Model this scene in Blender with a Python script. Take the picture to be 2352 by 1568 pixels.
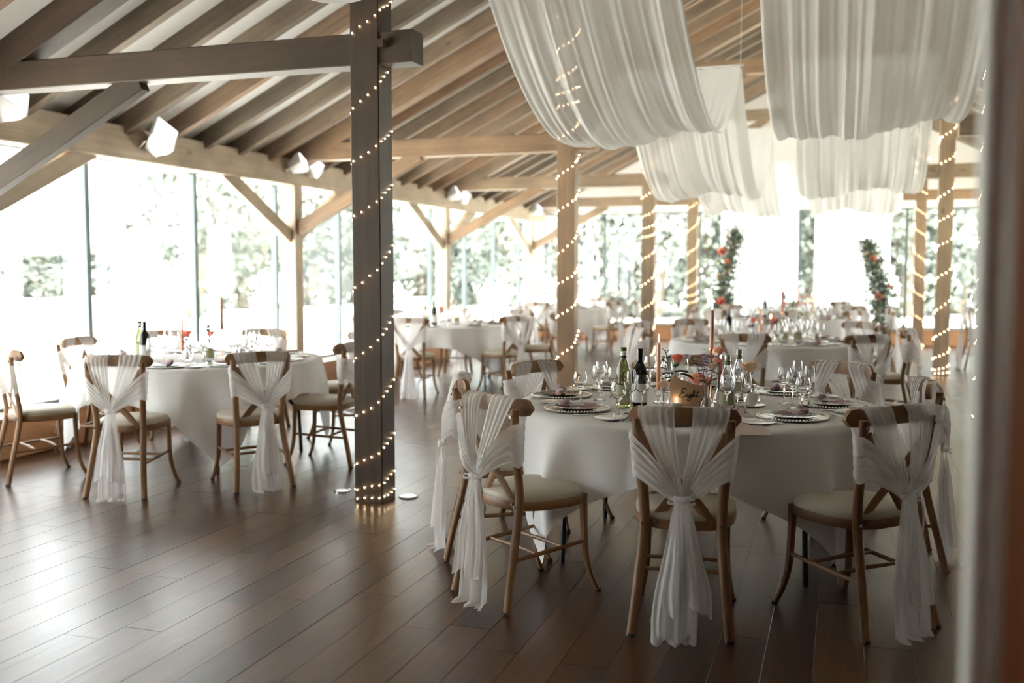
import bpy, math, random
from mathutils import Vector, Matrix, noise
PI=math.pi; sin=math.sin; cos=math.cos
for o in list(bpy.data.objects): bpy.data.objects.remove(o)
S=bpy.context.scene; C=S.collection
# ------------------------------------------------------------ camera, sky, sun, exposure
cd=bpy.data.cameras.new('camera'); cam=bpy.data.objects.new('camera',cd); C.objects.link(cam)
cd.lens=35; cd.sensor_width=36; cd.clip_start=.05; cd.clip_end=400
cam.location=(0,0,1.45); cam.rotation_euler=(math.radians(90-4.15),0,math.radians(18.36))
cd.dof.use_dof=True; cd.dof.focus_distance=4.7; cd.dof.aperture_fstop=1.6
S.camera=cam
W=bpy.data.worlds.new('sky'); S.world=W; W.use_nodes=True
wb=W.node_tree.nodes['Background']; wb.inputs[0].default_value=(.97,.98,1,1); wb.inputs[1].default_value=2.2
sd=bpy.data.lights.new('sun','SUN'); sd.energy=17; sd.angle=math.radians(8); sd.color=(1,.97,.92)
sun=bpy.data.objects.new('sun',sd); C.objects.link(sun); sun.rotation_euler=(math.radians(28),math.radians(14),0)
S.view_settings.view_transform='Standard'; S.view_settings.look='None'; S.view_settings.gamma=1
S.view_settings.exposure=2.2
try: S.view_settings.use_curve_mapping=False
except Exception: pass
# ------------------------------------------------------------ materials
M={}
def mat(name,col=(.8,.8,.8),rough=.5,metal=0,**kw):
    m=bpy.data.materials.new(name); m.use_nodes=True; b=m.node_tree.nodes['Principled BSDF']
    b.inputs['Base Color'].default_value=(*col,1); b.inputs['Roughness'].default_value=rough; b.inputs['Metallic'].default_value=metal
    for k,v in kw.items(): b.inputs[k.replace('_',' ')].default_value=v
    M[name]=m; return m
def N(m,t,**kw):
    n=m.node_tree.nodes.new(t)
    for k,v in kw.items(): setattr(n,k,v)
    return n
def L(m,a,b): m.node_tree.links.new(a,b)
def rnd(m):
    oi=N(m,'ShaderNodeObjectInfo'); ge=N(m,'ShaderNodeNewGeometry')
    ad=N(m,'ShaderNodeMath',operation='ADD'); L(m,oi.outputs['Random'],ad.inputs[0]); L(m,ge.outputs['Random Per Island'],ad.inputs[1])
    fr=N(m,'ShaderNodeMath',operation='FRACT'); L(m,ad.outputs[0],fr.inputs[0]); return fr.outputs[0]
def ramp(m,stops,fac):
    r=N(m,'ShaderNodeValToRGB'); e=r.color_ramp.elements
    while len(e)<len(stops): e.new(.5)
    for q,(p,c) in zip(e,stops): q.position=p; q.color=(*c,1)
    L(m,fac,r.inputs[0]); return r.outputs[0]
def wood(name,tones,rough=.6,grain=.35,su=1.2,sv=26,knots=True,bump=.15,coat=0):
    m=mat(name,rough=rough); b=m.node_tree.nodes['Principled BSDF']
    uv=N(m,'ShaderNodeTexCoord'); r=rnd(m)
    mul=N(m,'ShaderNodeMath',operation='MULTIPLY'); L(m,r,mul.inputs[0]); mul.inputs[1].default_value=37.0
    cb=N(m,'ShaderNodeCombineXYZ'); 
    for i in range(3): L(m,mul.outputs[0],cb.inputs[i])
    va=N(m,'ShaderNodeVectorMath',operation='ADD'); L(m,uv.outputs['UV'],va.inputs[0]); L(m,cb.outputs[0],va.inputs[1])
    sc=N(m,'ShaderNodeVectorMath',operation='MULTIPLY'); L(m,va.outputs[0],sc.inputs[0]); sc.inputs[1].default_value=(su,sv,1)
    n1=N(m,'ShaderNodeTexNoise'); n1.inputs['Scale'].default_value=1; n1.inputs['Detail'].default_value=7; n1.inputs['Roughness'].default_value=.65; n1.inputs['Distortion'].default_value=.8
    L(m,sc.outputs[0],n1.inputs['Vector'])
    n2=N(m,'ShaderNodeTexNoise'); n2.inputs['Scale'].default_value=2.2; n2.inputs['Detail'].default_value=3
    L(m,va.outputs[0],n2.inputs['Vector'])
    base=ramp(m,tones,r)
    g=ramp(m,[(.3,(1-grain,)*3),(.7,(1+grain*.25,)*3)],n1.outputs[0])
    mx=N(m,'ShaderNodeMix',data_type='RGBA',blend_type='MULTIPLY'); mx.inputs[0].default_value=1; L(m,base,mx.inputs[6]); L(m,g,mx.inputs[7])
    g2=ramp(m,[(.35,(.72,.7,.68)),(.65,(1.08,1.05,1.0))],n2.outputs[0])
    m2=N(m,'ShaderNodeMix',data_type='RGBA',blend_type='MULTIPLY'); m2.inputs[0].default_value=.8; L(m,mx.outputs[2],m2.inputs[6]); L(m,g2,m2.inputs[7])
    out=m2.outputs[2]
    if knots:
        s3=N(m,'ShaderNodeVectorMath',operation='MULTIPLY'); L(m,va.outputs[0],s3.inputs[0]); s3.inputs[1].default_value=(1.6,4,1)
        vo=N(m,'ShaderNodeTexVoronoi'); vo.inputs['Scale'].default_value=1; L(m,s3.outputs[0],vo.inputs['Vector'])
        k=ramp(m,[(.03,(.35,.28,.22)),(.11,(1,1,1))],vo.outputs['Distance'])
        m3=N(m,'ShaderNodeMix',data_type='RGBA',blend_type='MULTIPLY'); m3.inputs[0].default_value=.75; L(m,out,m3.inputs[6]); L(m,k,m3.inputs[7]); out=m3.outputs[2]
    L(m,out,b.inputs['Base Color'])
    bp=N(m,'ShaderNodeBump'); bp.inputs['Strength'].default_value=bump; bp.inputs['Distance'].default_value=.004; L(m,n1.outputs[0],bp.inputs['Height']); L(m,bp.outputs[0],b.inputs['Normal'])
    if coat: b.inputs['Coat Weight'].default_value=coat
    return m
wood('oak',[(0,(.29,.205,.135)),(.35,(.38,.275,.18)),(.7,(.34,.21,.12)),(1,(.32,.245,.17))])
wood('rafter_oak',[(0,(.16,.125,.09)),(.3,(.27,.215,.155)),(.55,(.33,.20,.115)),(.75,(.22,.175,.125)),(1,(.31,.25,.185))],rough=.65)
wood('shaded_oak',[(0,(.055,.032,.017)),(1,(.075,.045,.025))],rough=.6)  # oak of the nearest frame, its shade put into the base colour
wood('pale_oak',[(0,(.52,.43,.33)),(1,(.46,.36,.26))],grain=.2)
wood('chair_wood',[(0,(.27,.145,.065)),(1,(.32,.175,.08))],grain=.4,su=5,sv=60,knots=False,rough=.5)
wood('plinth_wood',[(0,(.52,.27,.12)),(1,(.56,.30,.15))],grain=.15,knots=False,rough=.45)
fl=wood('floor_wood',[(0,(.030,.011,.004)),(.25,(.085,.036,.012)),(.5,(.048,.018,.006)),(.75,(.125,.057,.021)),(1,(.052,.022,.008))],rough=.3,grain=.5,su=1.6,sv=22,knots=False,bump=.22)
b=fl.node_tree.nodes['Principled BSDF']
nn=N(fl,'ShaderNodeTexNoise'); nn.inputs['Scale'].default_value=1.3; nn.inputs['Detail'].default_value=4; tc=N(fl,'ShaderNodeNewGeometry'); L(fl,tc.outputs['Position'],nn.inputs['Vector'])
rr=N(fl,'ShaderNodeMapRange'); rr.inputs[1].default_value=.3; rr.inputs[2].default_value=.7; rr.inputs[3].default_value=.27; rr.inputs[4].default_value=.33; L(fl,nn.outputs[0],rr.inputs[0]); L(fl,rr.outputs[0],b.inputs['Roughness'])
b.inputs['IOR'].default_value=1.60
mat('plaster',(.88,.87,.85),.85); mat('dark_panel',(.10,.075,.055),.7); mat('gap',(.02,.015,.01),.8)
mat('white_paint',(.84,.85,.83),.45); mat('frame_metal',(.10,.13,.13),.4,.3); mat('white_plastic',(.85,.86,.87),.35)
mat('cushion',(.42,.38,.30),.55); mat('black_metal',(.015,.02,.02),.4,.4); mat('cap',(.02,.02,.02),.6); mat('screw',(.25,.22,.18),.35,1)
def cloth(name,col,trans,clear,rough=.9,wr=0):
    m=bpy.data.materials.new(name); m.use_nodes=True; nt=m.node_tree; nt.nodes.clear()
    out=N(m,'ShaderNodeOutputMaterial'); d=N(m,'ShaderNodeBsdfDiffuse'); t=N(m,'ShaderNodeBsdfTranslucent')
    d.inputs[0].default_value=(*col,1); t.inputs[0].default_value=(*col,1)
    mx=N(m,'ShaderNodeMixShader'); mx.inputs[0].default_value=trans; L(m,d.outputs[0],mx.inputs[1]); L(m,t.outputs[0],mx.inputs[2]); o=mx.outputs[0]
    g=N(m,'ShaderNodeTexCoord'); n=N(m,'ShaderNodeTexNoise'); n.inputs['Scale'].default_value=6; n.inputs['Detail'].default_value=5; L(m,g.outputs['Object'],n.inputs['Vector'])
    bp=N(m,'ShaderNodeBump'); bp.inputs['Strength'].default_value=.3; bp.inputs['Distance'].default_value=.01; L(m,n.outputs[0],bp.inputs['Height']); L(m,bp.outputs[0],d.inputs['Normal']); L(m,bp.outputs[0],t.inputs['Normal'])
    if clear:
        tr=N(m,'ShaderNodeBsdfTransparent'); tr.inputs[0].default_value=(1,1,1,1); m2=N(m,'ShaderNodeMixShader')
        m2.inputs[0].default_value=1-clear; L(m,tr.outputs[0],m2.inputs[1]); L(m,o,m2.inputs[2]); o=m2.outputs[0]
    L(m,o,out.inputs[0]); M[name]=m
cloth('tablecloth',(.86,.85,.84),.25,0)
cloth('chiffon',(.88,.86,.85),.42,.33)
cloth('swag',(.82,.82,.81),.5,.2)
cloth('voile',(.93,.94,.95),.6,.25)
cloth('gauze',(.80,.74,.70),.3,.1)
cloth('napkin',(.50,.36,.39),.15,0)
cloth('runner',(.62,.50,.46),.2,0)
def glassmat(name,col=(1,1,1),rough=0.0,ior=1.45): return mat(name,col,rough,0,Transmission_Weight=1.0,IOR=ior)
glassmat('crystal'); glassmat('green_glass',(.30,.32,.12)); glassmat('smoke_glass',(.09,.095,.10),.02)
mat('black_glass',(.008,.01,.008),.06)
m=bpy.data.materials.new('pane'); m.use_nodes=True; m.node_tree.nodes.clear(); M['pane']=m
o_=N(m,'ShaderNodeOutputMaterial'); t_=N(m,'ShaderNodeBsdfTransparent'); t_.inputs[0].default_value=(.95,.975,.965,1); g_=N(m,'ShaderNodeBsdfGlossy'); g_.inputs['Roughness'].default_value=.01
x_=N(m,'ShaderNodeMixShader'); x_.inputs[0].default_value=.06; L(m,t_.outputs[0],x_.inputs[1]); L(m,g_.outputs[0],x_.inputs[2]); L(m,x_.outputs[0],o_.inputs[0])
mat('silver',(.75,.72,.66),.18,1); mat('charger_metal',(.40,.38,.34),.25,1); mat('steel',(.6,.6,.6),.2,1); mat('china',(.82,.81,.78),.15); mat('card',(.72,.62,0.560),.7)
mat('label_white',(.75,.75,.73),.6); mat('label_green',(.16,.19,.08),.5); mat('label_olive',(.42,.42,.25),.5); mat('foil_cap',(.35,.34,.28),.35,.6)
mat('peach_wax',(.82,.42,.26),.45,Subsurface_Weight=.3); mat('rust_wax',(.52,.16,.10),.45); mat('rose_wax',(.62,.28,.21),.45); mat('white_wax',(.85,.83,.8),.5)
mat('copper',(.75,.38,.26),.2,1); mat('wick',(.02,.02,.02),.8); mat('ink',(.01,.01,.01),.5)
wood('sign_wood',[(0,(.80,.55,.36)),(1,(.80,.55,.36))],grain=.12,su=12,sv=60,knots=False)
cloth('leaf',(.05,.10,.045),.25,0); mat('stem',(.06,.10,.04),.5); cloth('rose_coral',(.95,.40,.30),.45,0); cloth('rose_cream',(.92,.74,.56),.4,0); cloth('rose_peach',(.95,.56,.40),.4,0); cloth('blossom_white',(.88,.87,.76),.4,0)
cloth('lilac',(.36,.20,.36),.35,0); cloth('lilac_pale',(.60,.46,.60),.4,0)
cloth('eucalyptus',(.22,.26,.20),.4,0); mat('garden_leaf',(.15,.17,.155),.9); mat('bark',(.18,.15,.12),.9)
mat('lawn',(.53,.53,.46),.95); mat('paving',(.82,.79,.75),.9)
wood('red_door',[(0,(.30,.05,.006)),(1,(.30,.05,.006))],grain=.3,su=1,sv=14,knots=False,rough=.4); mat('door_edge',(.055,.02,.008),.5)
def emis(name,col,s):
    m=mat(name,(0,0,0),.5); b=m.node_tree.nodes['Principled BSDF']; b.inputs['Emission Color'].default_value=(*col,1); b.inputs['Emission Strength'].default_value=s
emis('bulb',(1,.72,.42),9); emis('flame',(1,.75,.45),4); emis('lobby_fill_glow',(1,.85,.65),70); emis('lens',(1,1,1),.5); emis('uplight',(1,.97,.9),.5)
# ------------------------------------------------------------ mesh builder
class MB:
    def __init__(s): s.v=[]; s.f=[]; s.uv=[]; s.m=[]; s.mats=[]
    def mi(s,name):
        if name not in s.mats: s.mats.append(name)
        return s.mats.index(name)
    def face(s,idx,uv,mi): s.f.append(idx); s.uv.append(uv); s.m.append(mi)
    def beam(s,p0,p1,w,h,mt,up=(0,0,1),ch=.006,seg=1,wob=0):
        """w across, h along 'up'; chamfered; uv in metres with u along the length"""
        p0=Vector(p0); p1=Vector(p1); ax=(p1-p0); ln=ax.length; ax.normalize()
        up=Vector(up); sd=ax.cross(up)
        if sd.length<1e-4: sd=ax.cross(Vector((0,1,0)))
        sd.normalize(); u=sd.cross(ax); mi=s.mi(mt)
        ch=min(ch,w*.3,h*.3); a=w/2; b_=h/2
        pr=[(-a+ch,-b_),(a-ch,-b_),(a,-b_+ch),(a,b_-ch),(a-ch,b_),(-a+ch,b_),(-a,b_-ch),(-a,-b_+ch)]
        per=[0]
        for i in range(8): 
            q=pr[(i+1)%8]; per.append(per[-1]+math.hypot(q[0]-pr[i][0],q[1]-pr[i][1]))
        b0=len(s.v)
        for k in range(seg+1):
            c=p0+ax*(ln*k/seg); wo=Vector((0,0,0))
            if wob and 0<k<seg: wo=sd*random.uniform(-wob,wob)+u*random.uniform(-wob,wob)
            for (x,y) in pr: s.v.append(c+wo+sd*x+u*y)
        for k in range(seg):
            for i in range(8):
                j=(i+1)%8; A=b0+k*8; B=A+8
                s.face((A+i,A+j,B+j,B+i),[(ln*k/seg,per[i]),(ln*k/seg,per[i+1]),(ln*(k+1)/seg,per[i+1]),(ln*(k+1)/seg,per[i])],mi)
        s.face(tuple(b0+i for i in reversed(range(8))),[(pr[i][0]*3,pr[i][1]*3) for i in reversed(range(8))],mi)
        e=b0+seg*8; s.face(tuple(e+i for i in range(8)),[(pr[i][0]*3,pr[i][1]*3) for i in range(8)],mi)
        return s
    def box(s,x0,x1,y0,y1,z0,z1,mt,ch=.003):
        dx,dy,dz=x1-x0,y1-y0,z1-z0; cx,cy,cz=(x0+x1)/2,(y0+y1)/2,(z0+z1)/2
        if dx>=dy and dx>=dz: return s.beam((x0,cy,cz),(x1,cy,cz),dy,dz,mt,ch=ch)
        if dy>=dz: return s.beam((cx,y0,cz),(cx,y1,cz),dx,dz,mt,ch=ch)
        return s.beam((cx,cy,z0),(cx,cy,z1),dx,dy,mt,up=(0,1,0),ch=ch)
    def tube(s,pts,rad,mt,n=8,flat=1.0,cap=True,up=None):
        pts=[Vector(p) for p in pts]; K=len(pts)
        if not isinstance(rad,(list,tuple)): rad=[rad]*K
        mi=s.mi(mt); b0=len(s.v); ln=0; ref=Vector(up) if up else None
        prev=None
        for k,p in enumerate(pts):
            t=(pts[min(k+1,K-1)]-pts[max(k-1,0)]).normalized()
            if ref is None: ref=Vector((0,0,1)) if abs(t.z)<.9 else Vector((1,0,0))
            sd=t.cross(ref)
            if sd.length<1e-4: sd=t.cross(Vector((.3,.8,.1)))
            sd.normalize(); u=sd.cross(t)
            if not up: ref=u
            for i in range(n):
                a=2*PI*i/n; s.v.append(p+sd*(cos(a)*rad[k])+u*(sin(a)*rad[k]*flat))
        for k in range(K-1):
            l=(pts[k+1]-pts[k]).length
            for i in range(n):
                j=(i+1)%n; A=b0+k*n; B=A+n; c=2*PI*rad[k]/n
                s.face((A+i,A+j,B+j,B+i),[(ln,i*c),(ln,(i+1)*c),(ln+l,(i+1)*c),(ln+l,i*c)],mi)
            ln+=l
        if cap:
            s.face(tuple(b0+i for i in reversed(range(n))),[(0,0)]*n,mi); e=b0+(K-1)*n
            s.face(tuple(e+i for i in range(n)),[(0,0)]*n,mi)
        return s
    def lathe(s,prof,mt,n=24,c=(0,0,0),closed=False):
        mi=s.mi(mt); b0=len(s.v); c=Vector(c); idx=[]
        for (r,z) in prof:
            if r<1e-5: idx.append([len(s.v)]*n); s.v.append(c+Vector((0,0,z)))
            else:
                idx.append(list(range(len(s.v),len(s.v)+n)))
                for i in range(n): a=2*PI*i/n; s.v.append(c+Vector((r*cos(a),r*sin(a),z)))
        K=len(prof); rng=range(K) if closed else range(K-1)
        for k in rng:
            A=idx[k]; B=idx[(k+1)%K]
            for i in range(n):
                j=(i+1)%n; q=[A[i],A[j],B[j],B[i]]; r=[]
                for w in q:
                    if w not in r: r.append(w)
                if len(r)>2: s.face(tuple(r),[(i/n,k/K)]*len(r),mi)
        return s
    def grid(s,fn,nu,nv,mt):
        mi=s.mi(mt); b0=len(s.v)
        for j in range(nv+1):
            for i in range(nu+1): s.v.append(Vector(fn(i/nu,j/nv)))
        for j in range(nv):
            for i in range(nu):
                a=b0+j*(nu+1)+i
                s.face((a,a+1,a+nu+2,a+nu+1),[(i/nu,j/nv),((i+1)/nu,j/nv),((i+1)/nu,(j+1)/nv),(i/nu,(j+1)/nv)],mi)
        return s
    def ball(s,c,r,mt,n=6,k=4,sz=1):
        return s.lathe([(max(0,r*sin(PI*i/k)),-r*sz*cos(PI*i/k)) for i in range(k+1)],mt,n,c)
    def mesh(s,name,smooth=40):
        me=bpy.data.meshes.new(name); me.from_pydata([tuple(v) for v in s.v],[],s.f)
        for m in s.mats: me.materials.append(M[m])
        uv=me.uv_layers.new(name='UVMap'); fl=[]
        for q in s.uv:
            for a in q: fl.extend((a[0],a[1]))
        uv.data.foreach_set('uv',fl); me.polygons.foreach_set('material_index',s.m)
        if smooth:
            me.polygons.foreach_set('use_smooth',[True]*len(s.f)); me.update()
            if smooth<180: me.set_sharp_from_angle(angle=math.radians(smooth))
        me.update(); return me
    def obj(s,name,parent=None,loc=None,rot=None,smooth=40):
        o=bpy.data.objects.new(name,s.mesh(name,smooth)); C.objects.link(o)
        if parent: o.parent=parent
        if loc: o.location=loc
        if rot is not None: o.rotation_euler=(0,0,rot) if not isinstance(rot,tuple) else rot
        return o
def tag(o,label,cat,group=None,kind=None):
    if label: o['label']=label
    if cat: o['category']=cat
    if group: o['group']=group
    if kind: o['kind']=kind
    return o
def struct(o): o['kind']='structure'; return o
def stuff(o): o['kind']='stuff'; return o
def thing(name,label,cat,loc=(0,0,0),rot=0,group=None):
    o=bpy.data.objects.new(name,None); o.empty_display_size=.05; C.objects.link(o)
    o.location=loc; o.rotation_euler=(0,0,rot) if not isinstance(rot,tuple) else rot
    return tag(o,label,cat,group)
KIDS={}
def dup(src,loc,rot=0,label=None,group=None,par=None):
    o=src.copy(); C.objects.link(o)
    if par is None:
        o.location=loc; o.rotation_euler=(0,0,rot) if not isinstance(rot,tuple) else rot
        if label: o['label']=label
        if group: o['group']=group
    else: o.parent=par
    if src.name not in KIDS: KIDS[src.name]=list(src.children)
    for c in KIDS[src.name]: dup(c,None,par=o)
    return o
class Proto:
    """first placement uses the built thing itself, later ones are copies of it and its parts"""
    def __init__(s,root): s.r=root; s.used=False
    def put(s,loc,rot=0,label=None,group=None):
        if not s.used:
            s.used=True; o=s.r; o.location=loc; o.rotation_euler=(0,0,rot) if not isinstance(rot,tuple) else rot
            if label: o['label']=label
            if group: o['group']=group
            return o
        return dup(s.r,loc,rot,label,group)
def cr(rows,t):
    """Catmull-Rom through rows at t in 0..1"""
    n=len(rows)-1; x=min(t*n,n-1e-6); i=int(x); f=x-i
    P=[rows[max(i-1,0)],rows[i],rows[i+1],rows[min(i+2,n)]]
    return tuple(.5*((2*P[1][k])+(-P[0][k]+P[2][k])*f+(2*P[0][k]-5*P[1][k]+4*P[2][k]-P[3][k])*f*f+(-P[0][k]+3*P[1][k]-3*P[2][k]+P[3][k])*f**3) for k in range(len(P[0])))
random.seed(4)
# ------------------------------------------------------------ floor
FR=[5.6,10.2,14.8,19.4]; Y0,Y1=1.3,20.4; XL,XR=-6.3,4.65
mb=MB(); mb.box(XL-.1,XR+.1,-2,Y1+.1,-.16,-.012,'gap'); floor=struct(mb.obj('floor'))
PWD=.178; PLN=1.22
def plank_mesh(ln):
    b=MB(); b.beam((0,0,-.006),(0,ln-.002,-.006),PWD-.0016,.012,'floor_wood',ch=.0005); return b.mesh('plank')
pm=plank_mesh(PLN)
cells=[]
nx=int((XR-XL)/PWD)+1
for i in range(nx):
    x=XL+PWD*(i+.5); off=random.random()*PLN
    y=-2+off-PLN
    while y<Y1:
        a=max(y,-2.0); b_=min(y+PLN,Y1)
        if b_-a>.05: cells.append((x,a,b_))
        y+=PLN
ca=math.radians(18.36)
def vis(x,y):
    d=-x*sin(ca)+y*cos(ca); xc=x*cos(ca)+y*sin(ca)
    return d>2.9 and abs(xc/d)<.56
vv=sorted([c for c in cells if vis(c[0],(c[1]+c[2])/2) and abs(c[2]-c[1]-PLN)<.01],key=lambda c:c[0]**2+((c[1]+c[2])/2)**2)[:290]
near=set(vv)
for (x,a,b_) in vv:
    o=bpy.data.objects.new('plank',pm); C.objects.link(o); o.parent=floor; o.location=(x,a,random.uniform(-.0004,.0004))
rest=MB()
for c in cells:
    if c not in near: rest.beam((c[0],c[1],-.006),(c[0],c[2]-.002,-.006),PWD-.0016,.012,'floor_wood',ch=.0005)
stuff(rest.obj('plank',floor))
# ------------------------------------------------------------ roof
SL=.49; ZE=2.62; XRI=-.85; ZR=ZE+SL*(XRI+6)
def zl(x): return ZE+SL*(x+6) if x<=XRI else ZR-SL*(x-XRI)
ceil=MB()
for (xa,xb) in ((-6.5,XRI),(XRI,4.85)):
    za,zb=zl(xa)+.18,zl(xb)+.18
    n=Vector((-(zb-za),0,xb-xa)).normalized()*.12
    ceil.beam(Vector((xa,9.8,za))+n*.5,Vector((xb,9.8,zb))+n*.5,23.6,.12,'plaster',up=n,ch=.001)
ceiling=struct(ceil.obj('ceiling',smooth=30))
def rafter(side,y,w=.085,h=.165,name='rafter',mt='rafter_oak',drop=0,x0=None):
    b=MB()
    if side<0: A=Vector((-6.30,y,zl(-6.30))); B=Vector((XRI,y,ZR))
    else: A=Vector((4.6,y,zl(4.6))); B=Vector((XRI,y,ZR))
    nrm=(B-A).cross(Vector((0,1,0))).normalized()
    if nrm.z<0: nrm=-nrm
    A=A+nrm*(h/2-drop); B=B+nrm*(h/2-drop)
    b.beam(A,B,w,h,mt,up=nrm,ch=.004,seg=8,wob=.002); return b
k=0; y=1.575
while y<Y1-.1:
    if all(abs(y-f)>.1 for f in FR):
        for sd in (-1,1):
            rafter(sd,y).obj('rafter',ceiling)
    y+=.575
b=MB(); b.beam((XRI,1.3,ZR+.08),(XRI,Y1,ZR+.08),.05,.24,'rafter_oak'); b.obj('ridge_board',ceiling)
# ------------------------------------------------------------ walls, windows
GL=-6.3
b=MB(); b.box(GL-.12,-6.0,Y0,Y1,0,.30,'plinth_wood',ch=.01); b.box(GL-.14,-5.98,Y0,Y1,.30,.325,'pale_oak'); struct(b.obj('baseboard_left'))
b=MB(); b.box(GL-.12,XR+.12,Y1-.12,Y1+.06,0,.30,'plinth_wood',ch=.01); b.box(GL-.12,XR+.12,Y1-.14,Y1+.06,.30,.325,'pale_oak'); struct(b.obj('baseboard_back'))
b=MB(); b.box(-6.18,-5.98,Y0,Y1,2.41,2.70,'pale_oak',ch=.012); struct(b.obj('trim_1'))           # wall plate left
b=MB(); b.box(GL-.1,-6.18,Y0,Y1,2.44,2.85,'plaster'); struct(b.obj('wall_left'))
b=MB(); b.box(4.33,4.53,Y0,Y1,2.33,2.60,'pale_oak',ch=.012); struct(b.obj('trim_2'))
def gable(y0,y1,zb,name,mt='plaster'):
    b=MB(); mi=b.mi(mt); pr=[(GL-.1,zb),(XR+.1,zb),(XR+.1,zl(XR+.1)+.18),(XRI,ZR+.2),(GL-.1,zl(GL-.1)+.18)]
    for y in (y0,y1):
        for (x,z) in pr: b.v.append(Vector((x,y,z)))
    b.face((0,1,2,3,4),[(0,0)]*5,mi); b.face((9,8,7,6,5),[(0,0)]*5,mi)
    for i in range(5): j=(i+1)%5; b.face((j,i,i+5,j+5),[(0,0)]*4,mi)
    return struct(b.obj(name,smooth=0))
gable(Y1-.1,Y1+.08,2.60,'wall_back')
WN=[0]
def window(ax,a0,a1,z0,z1,c,first=False,last=False):
    """ax 'y': wall runs along Y at x=c ; ax 'x': wall along X at y=c"""
    WN[0]+=1; b=MB(); t=.05; dp=.07
    def bx(u0,u1,za,zb,m='frame_metal',dd=dp):
        if ax=='y': b.box(c-dd/2,c+dd/2,u0,u1,za,zb,m)
        else: b.box(u0,u1,c-dd/2,c+dd/2,za,zb,m)
    bx(a0-t/2,a0+t/2,z0,z1); 
    if last: bx(a1-t/2,a1+t/2,z0,z1)
    bx(a0,a1,z0,z0+.03); bx(a0,a1,z1-.03,z1)
    w=struct(b.obj('window_%d'%WN[0])); p=MB()
    if ax=='y': p.box(c-.004,c+.004,a0+.024,a1-.024,z0+.028,z1-.028,'pane',ch=.001)
    else: p.box(a0+.024,a1-.024,c-.004,c+.004,z0+.028,z1-.028,'pane',ch=.001)
    p.obj('pane',w,smooth=0)
ys=[1.0+1.533*k for k in range(13)]
ys=[Y0]+[5.6+1.5333*k for k in range(-2,10)]
for i in range(len(ys)-1): window('y',ys[i],min(ys[i+1],Y1-.12),.325,2.44,GL,last=(i==len(ys)-2))
xs=[-6.28,-4.72,-2.77,-.82,1.13,3.08,4.6]
for i in range(6): window('x',xs[i],xs[i+1],.325,2.60,Y1,last=(i==5))
# right wall: solid near the camera, glazed beyond
b=MB(); b.box(XR-.1,XR+.1,Y0,10.2,0,2.75,'dark_panel'); b.box(XR-.1,XR+.1,10.2,Y1,0,.3,'plaster'); b.box(XR-.1,XR+.1,10.2,Y1,2.4,2.75,'plaster'); struct(b.obj('wall_right'))
yr=[10.2+1.7*k for k in range(7)]
for i in range(6): window('y',yr[i],min(yr[i+1],Y1-.12),.3,2.4,XR,last=(i==5))
# front wall with the doorway the picture is taken through
gable(Y0-.16,Y0,2.25,'wall_front','dark_panel')
b=MB(); b.box(GL-.1,-1.45,Y0-.16,Y0,0,2.25,'dark_panel'); b.box(.30,XR+.1,Y0-.16,Y0,0,2.25,'dark_panel'); struct(b.obj('wall_front_lower'))
b=MB(); b.box(-1.75,-1.65,-1.9,Y0-.16,0,2.6,'dark_panel'); struct(b.obj('wall_lobby_left'))
b=MB(); b.box(1.3,1.4,-1.9,Y0-.16,0,2.6,'dark_panel'); struct(b.obj('wall_lobby_right'))
b=MB(); b.box(-1.75,1.4,-2.0,-1.9,0,2.6,'dark_panel'); struct(b.obj('wall_lobby_back'))
b=MB(); b.box(-1.75,1.4,-2.0,Y0-.16,2.6,2.7,'dark_panel'); struct(b.obj('ceiling_lobby'))
b=MB(); b.box(.133,.34,1.125,1.18,0,2.25,'white_paint',ch=.004); b.box(.168,.34,1.10,1.126,0,2.25,'white_paint'); struct(b.obj('trim_3'))
b=MB(); b.box(.1335,.158,.925,.97,0,2.1,'door_edge',ch=.003); b.box(.158,.94,.925,.97,0,2.1,'red_door',ch=.003)
d1=struct(b.obj('door_1')); b=MB()
for (za,zb) in ((.15,.95),(1.1,2.0)): b.box(.27,.83,.917,.926,za,zb,'red_door',ch=.004)
b.obj('door_panel',d1)
t=thing('lobby_fill_lamp','unseen round lamp added on the lobby ceiling to light the door','lamp',(.45,.1,2.6))  # added out of view to brighten the door and white trim
b=MB(); b.lathe([(0,0),(.14,0),(.14,-.03),(.13,-.035)],'white_paint',24); b.obj('rim',t); b=MB(); b.lathe([(.13,-.034),(.09,-.05),(0,-.056)],'lobby_fill_glow',24); b.obj('diffuser',t)
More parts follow.
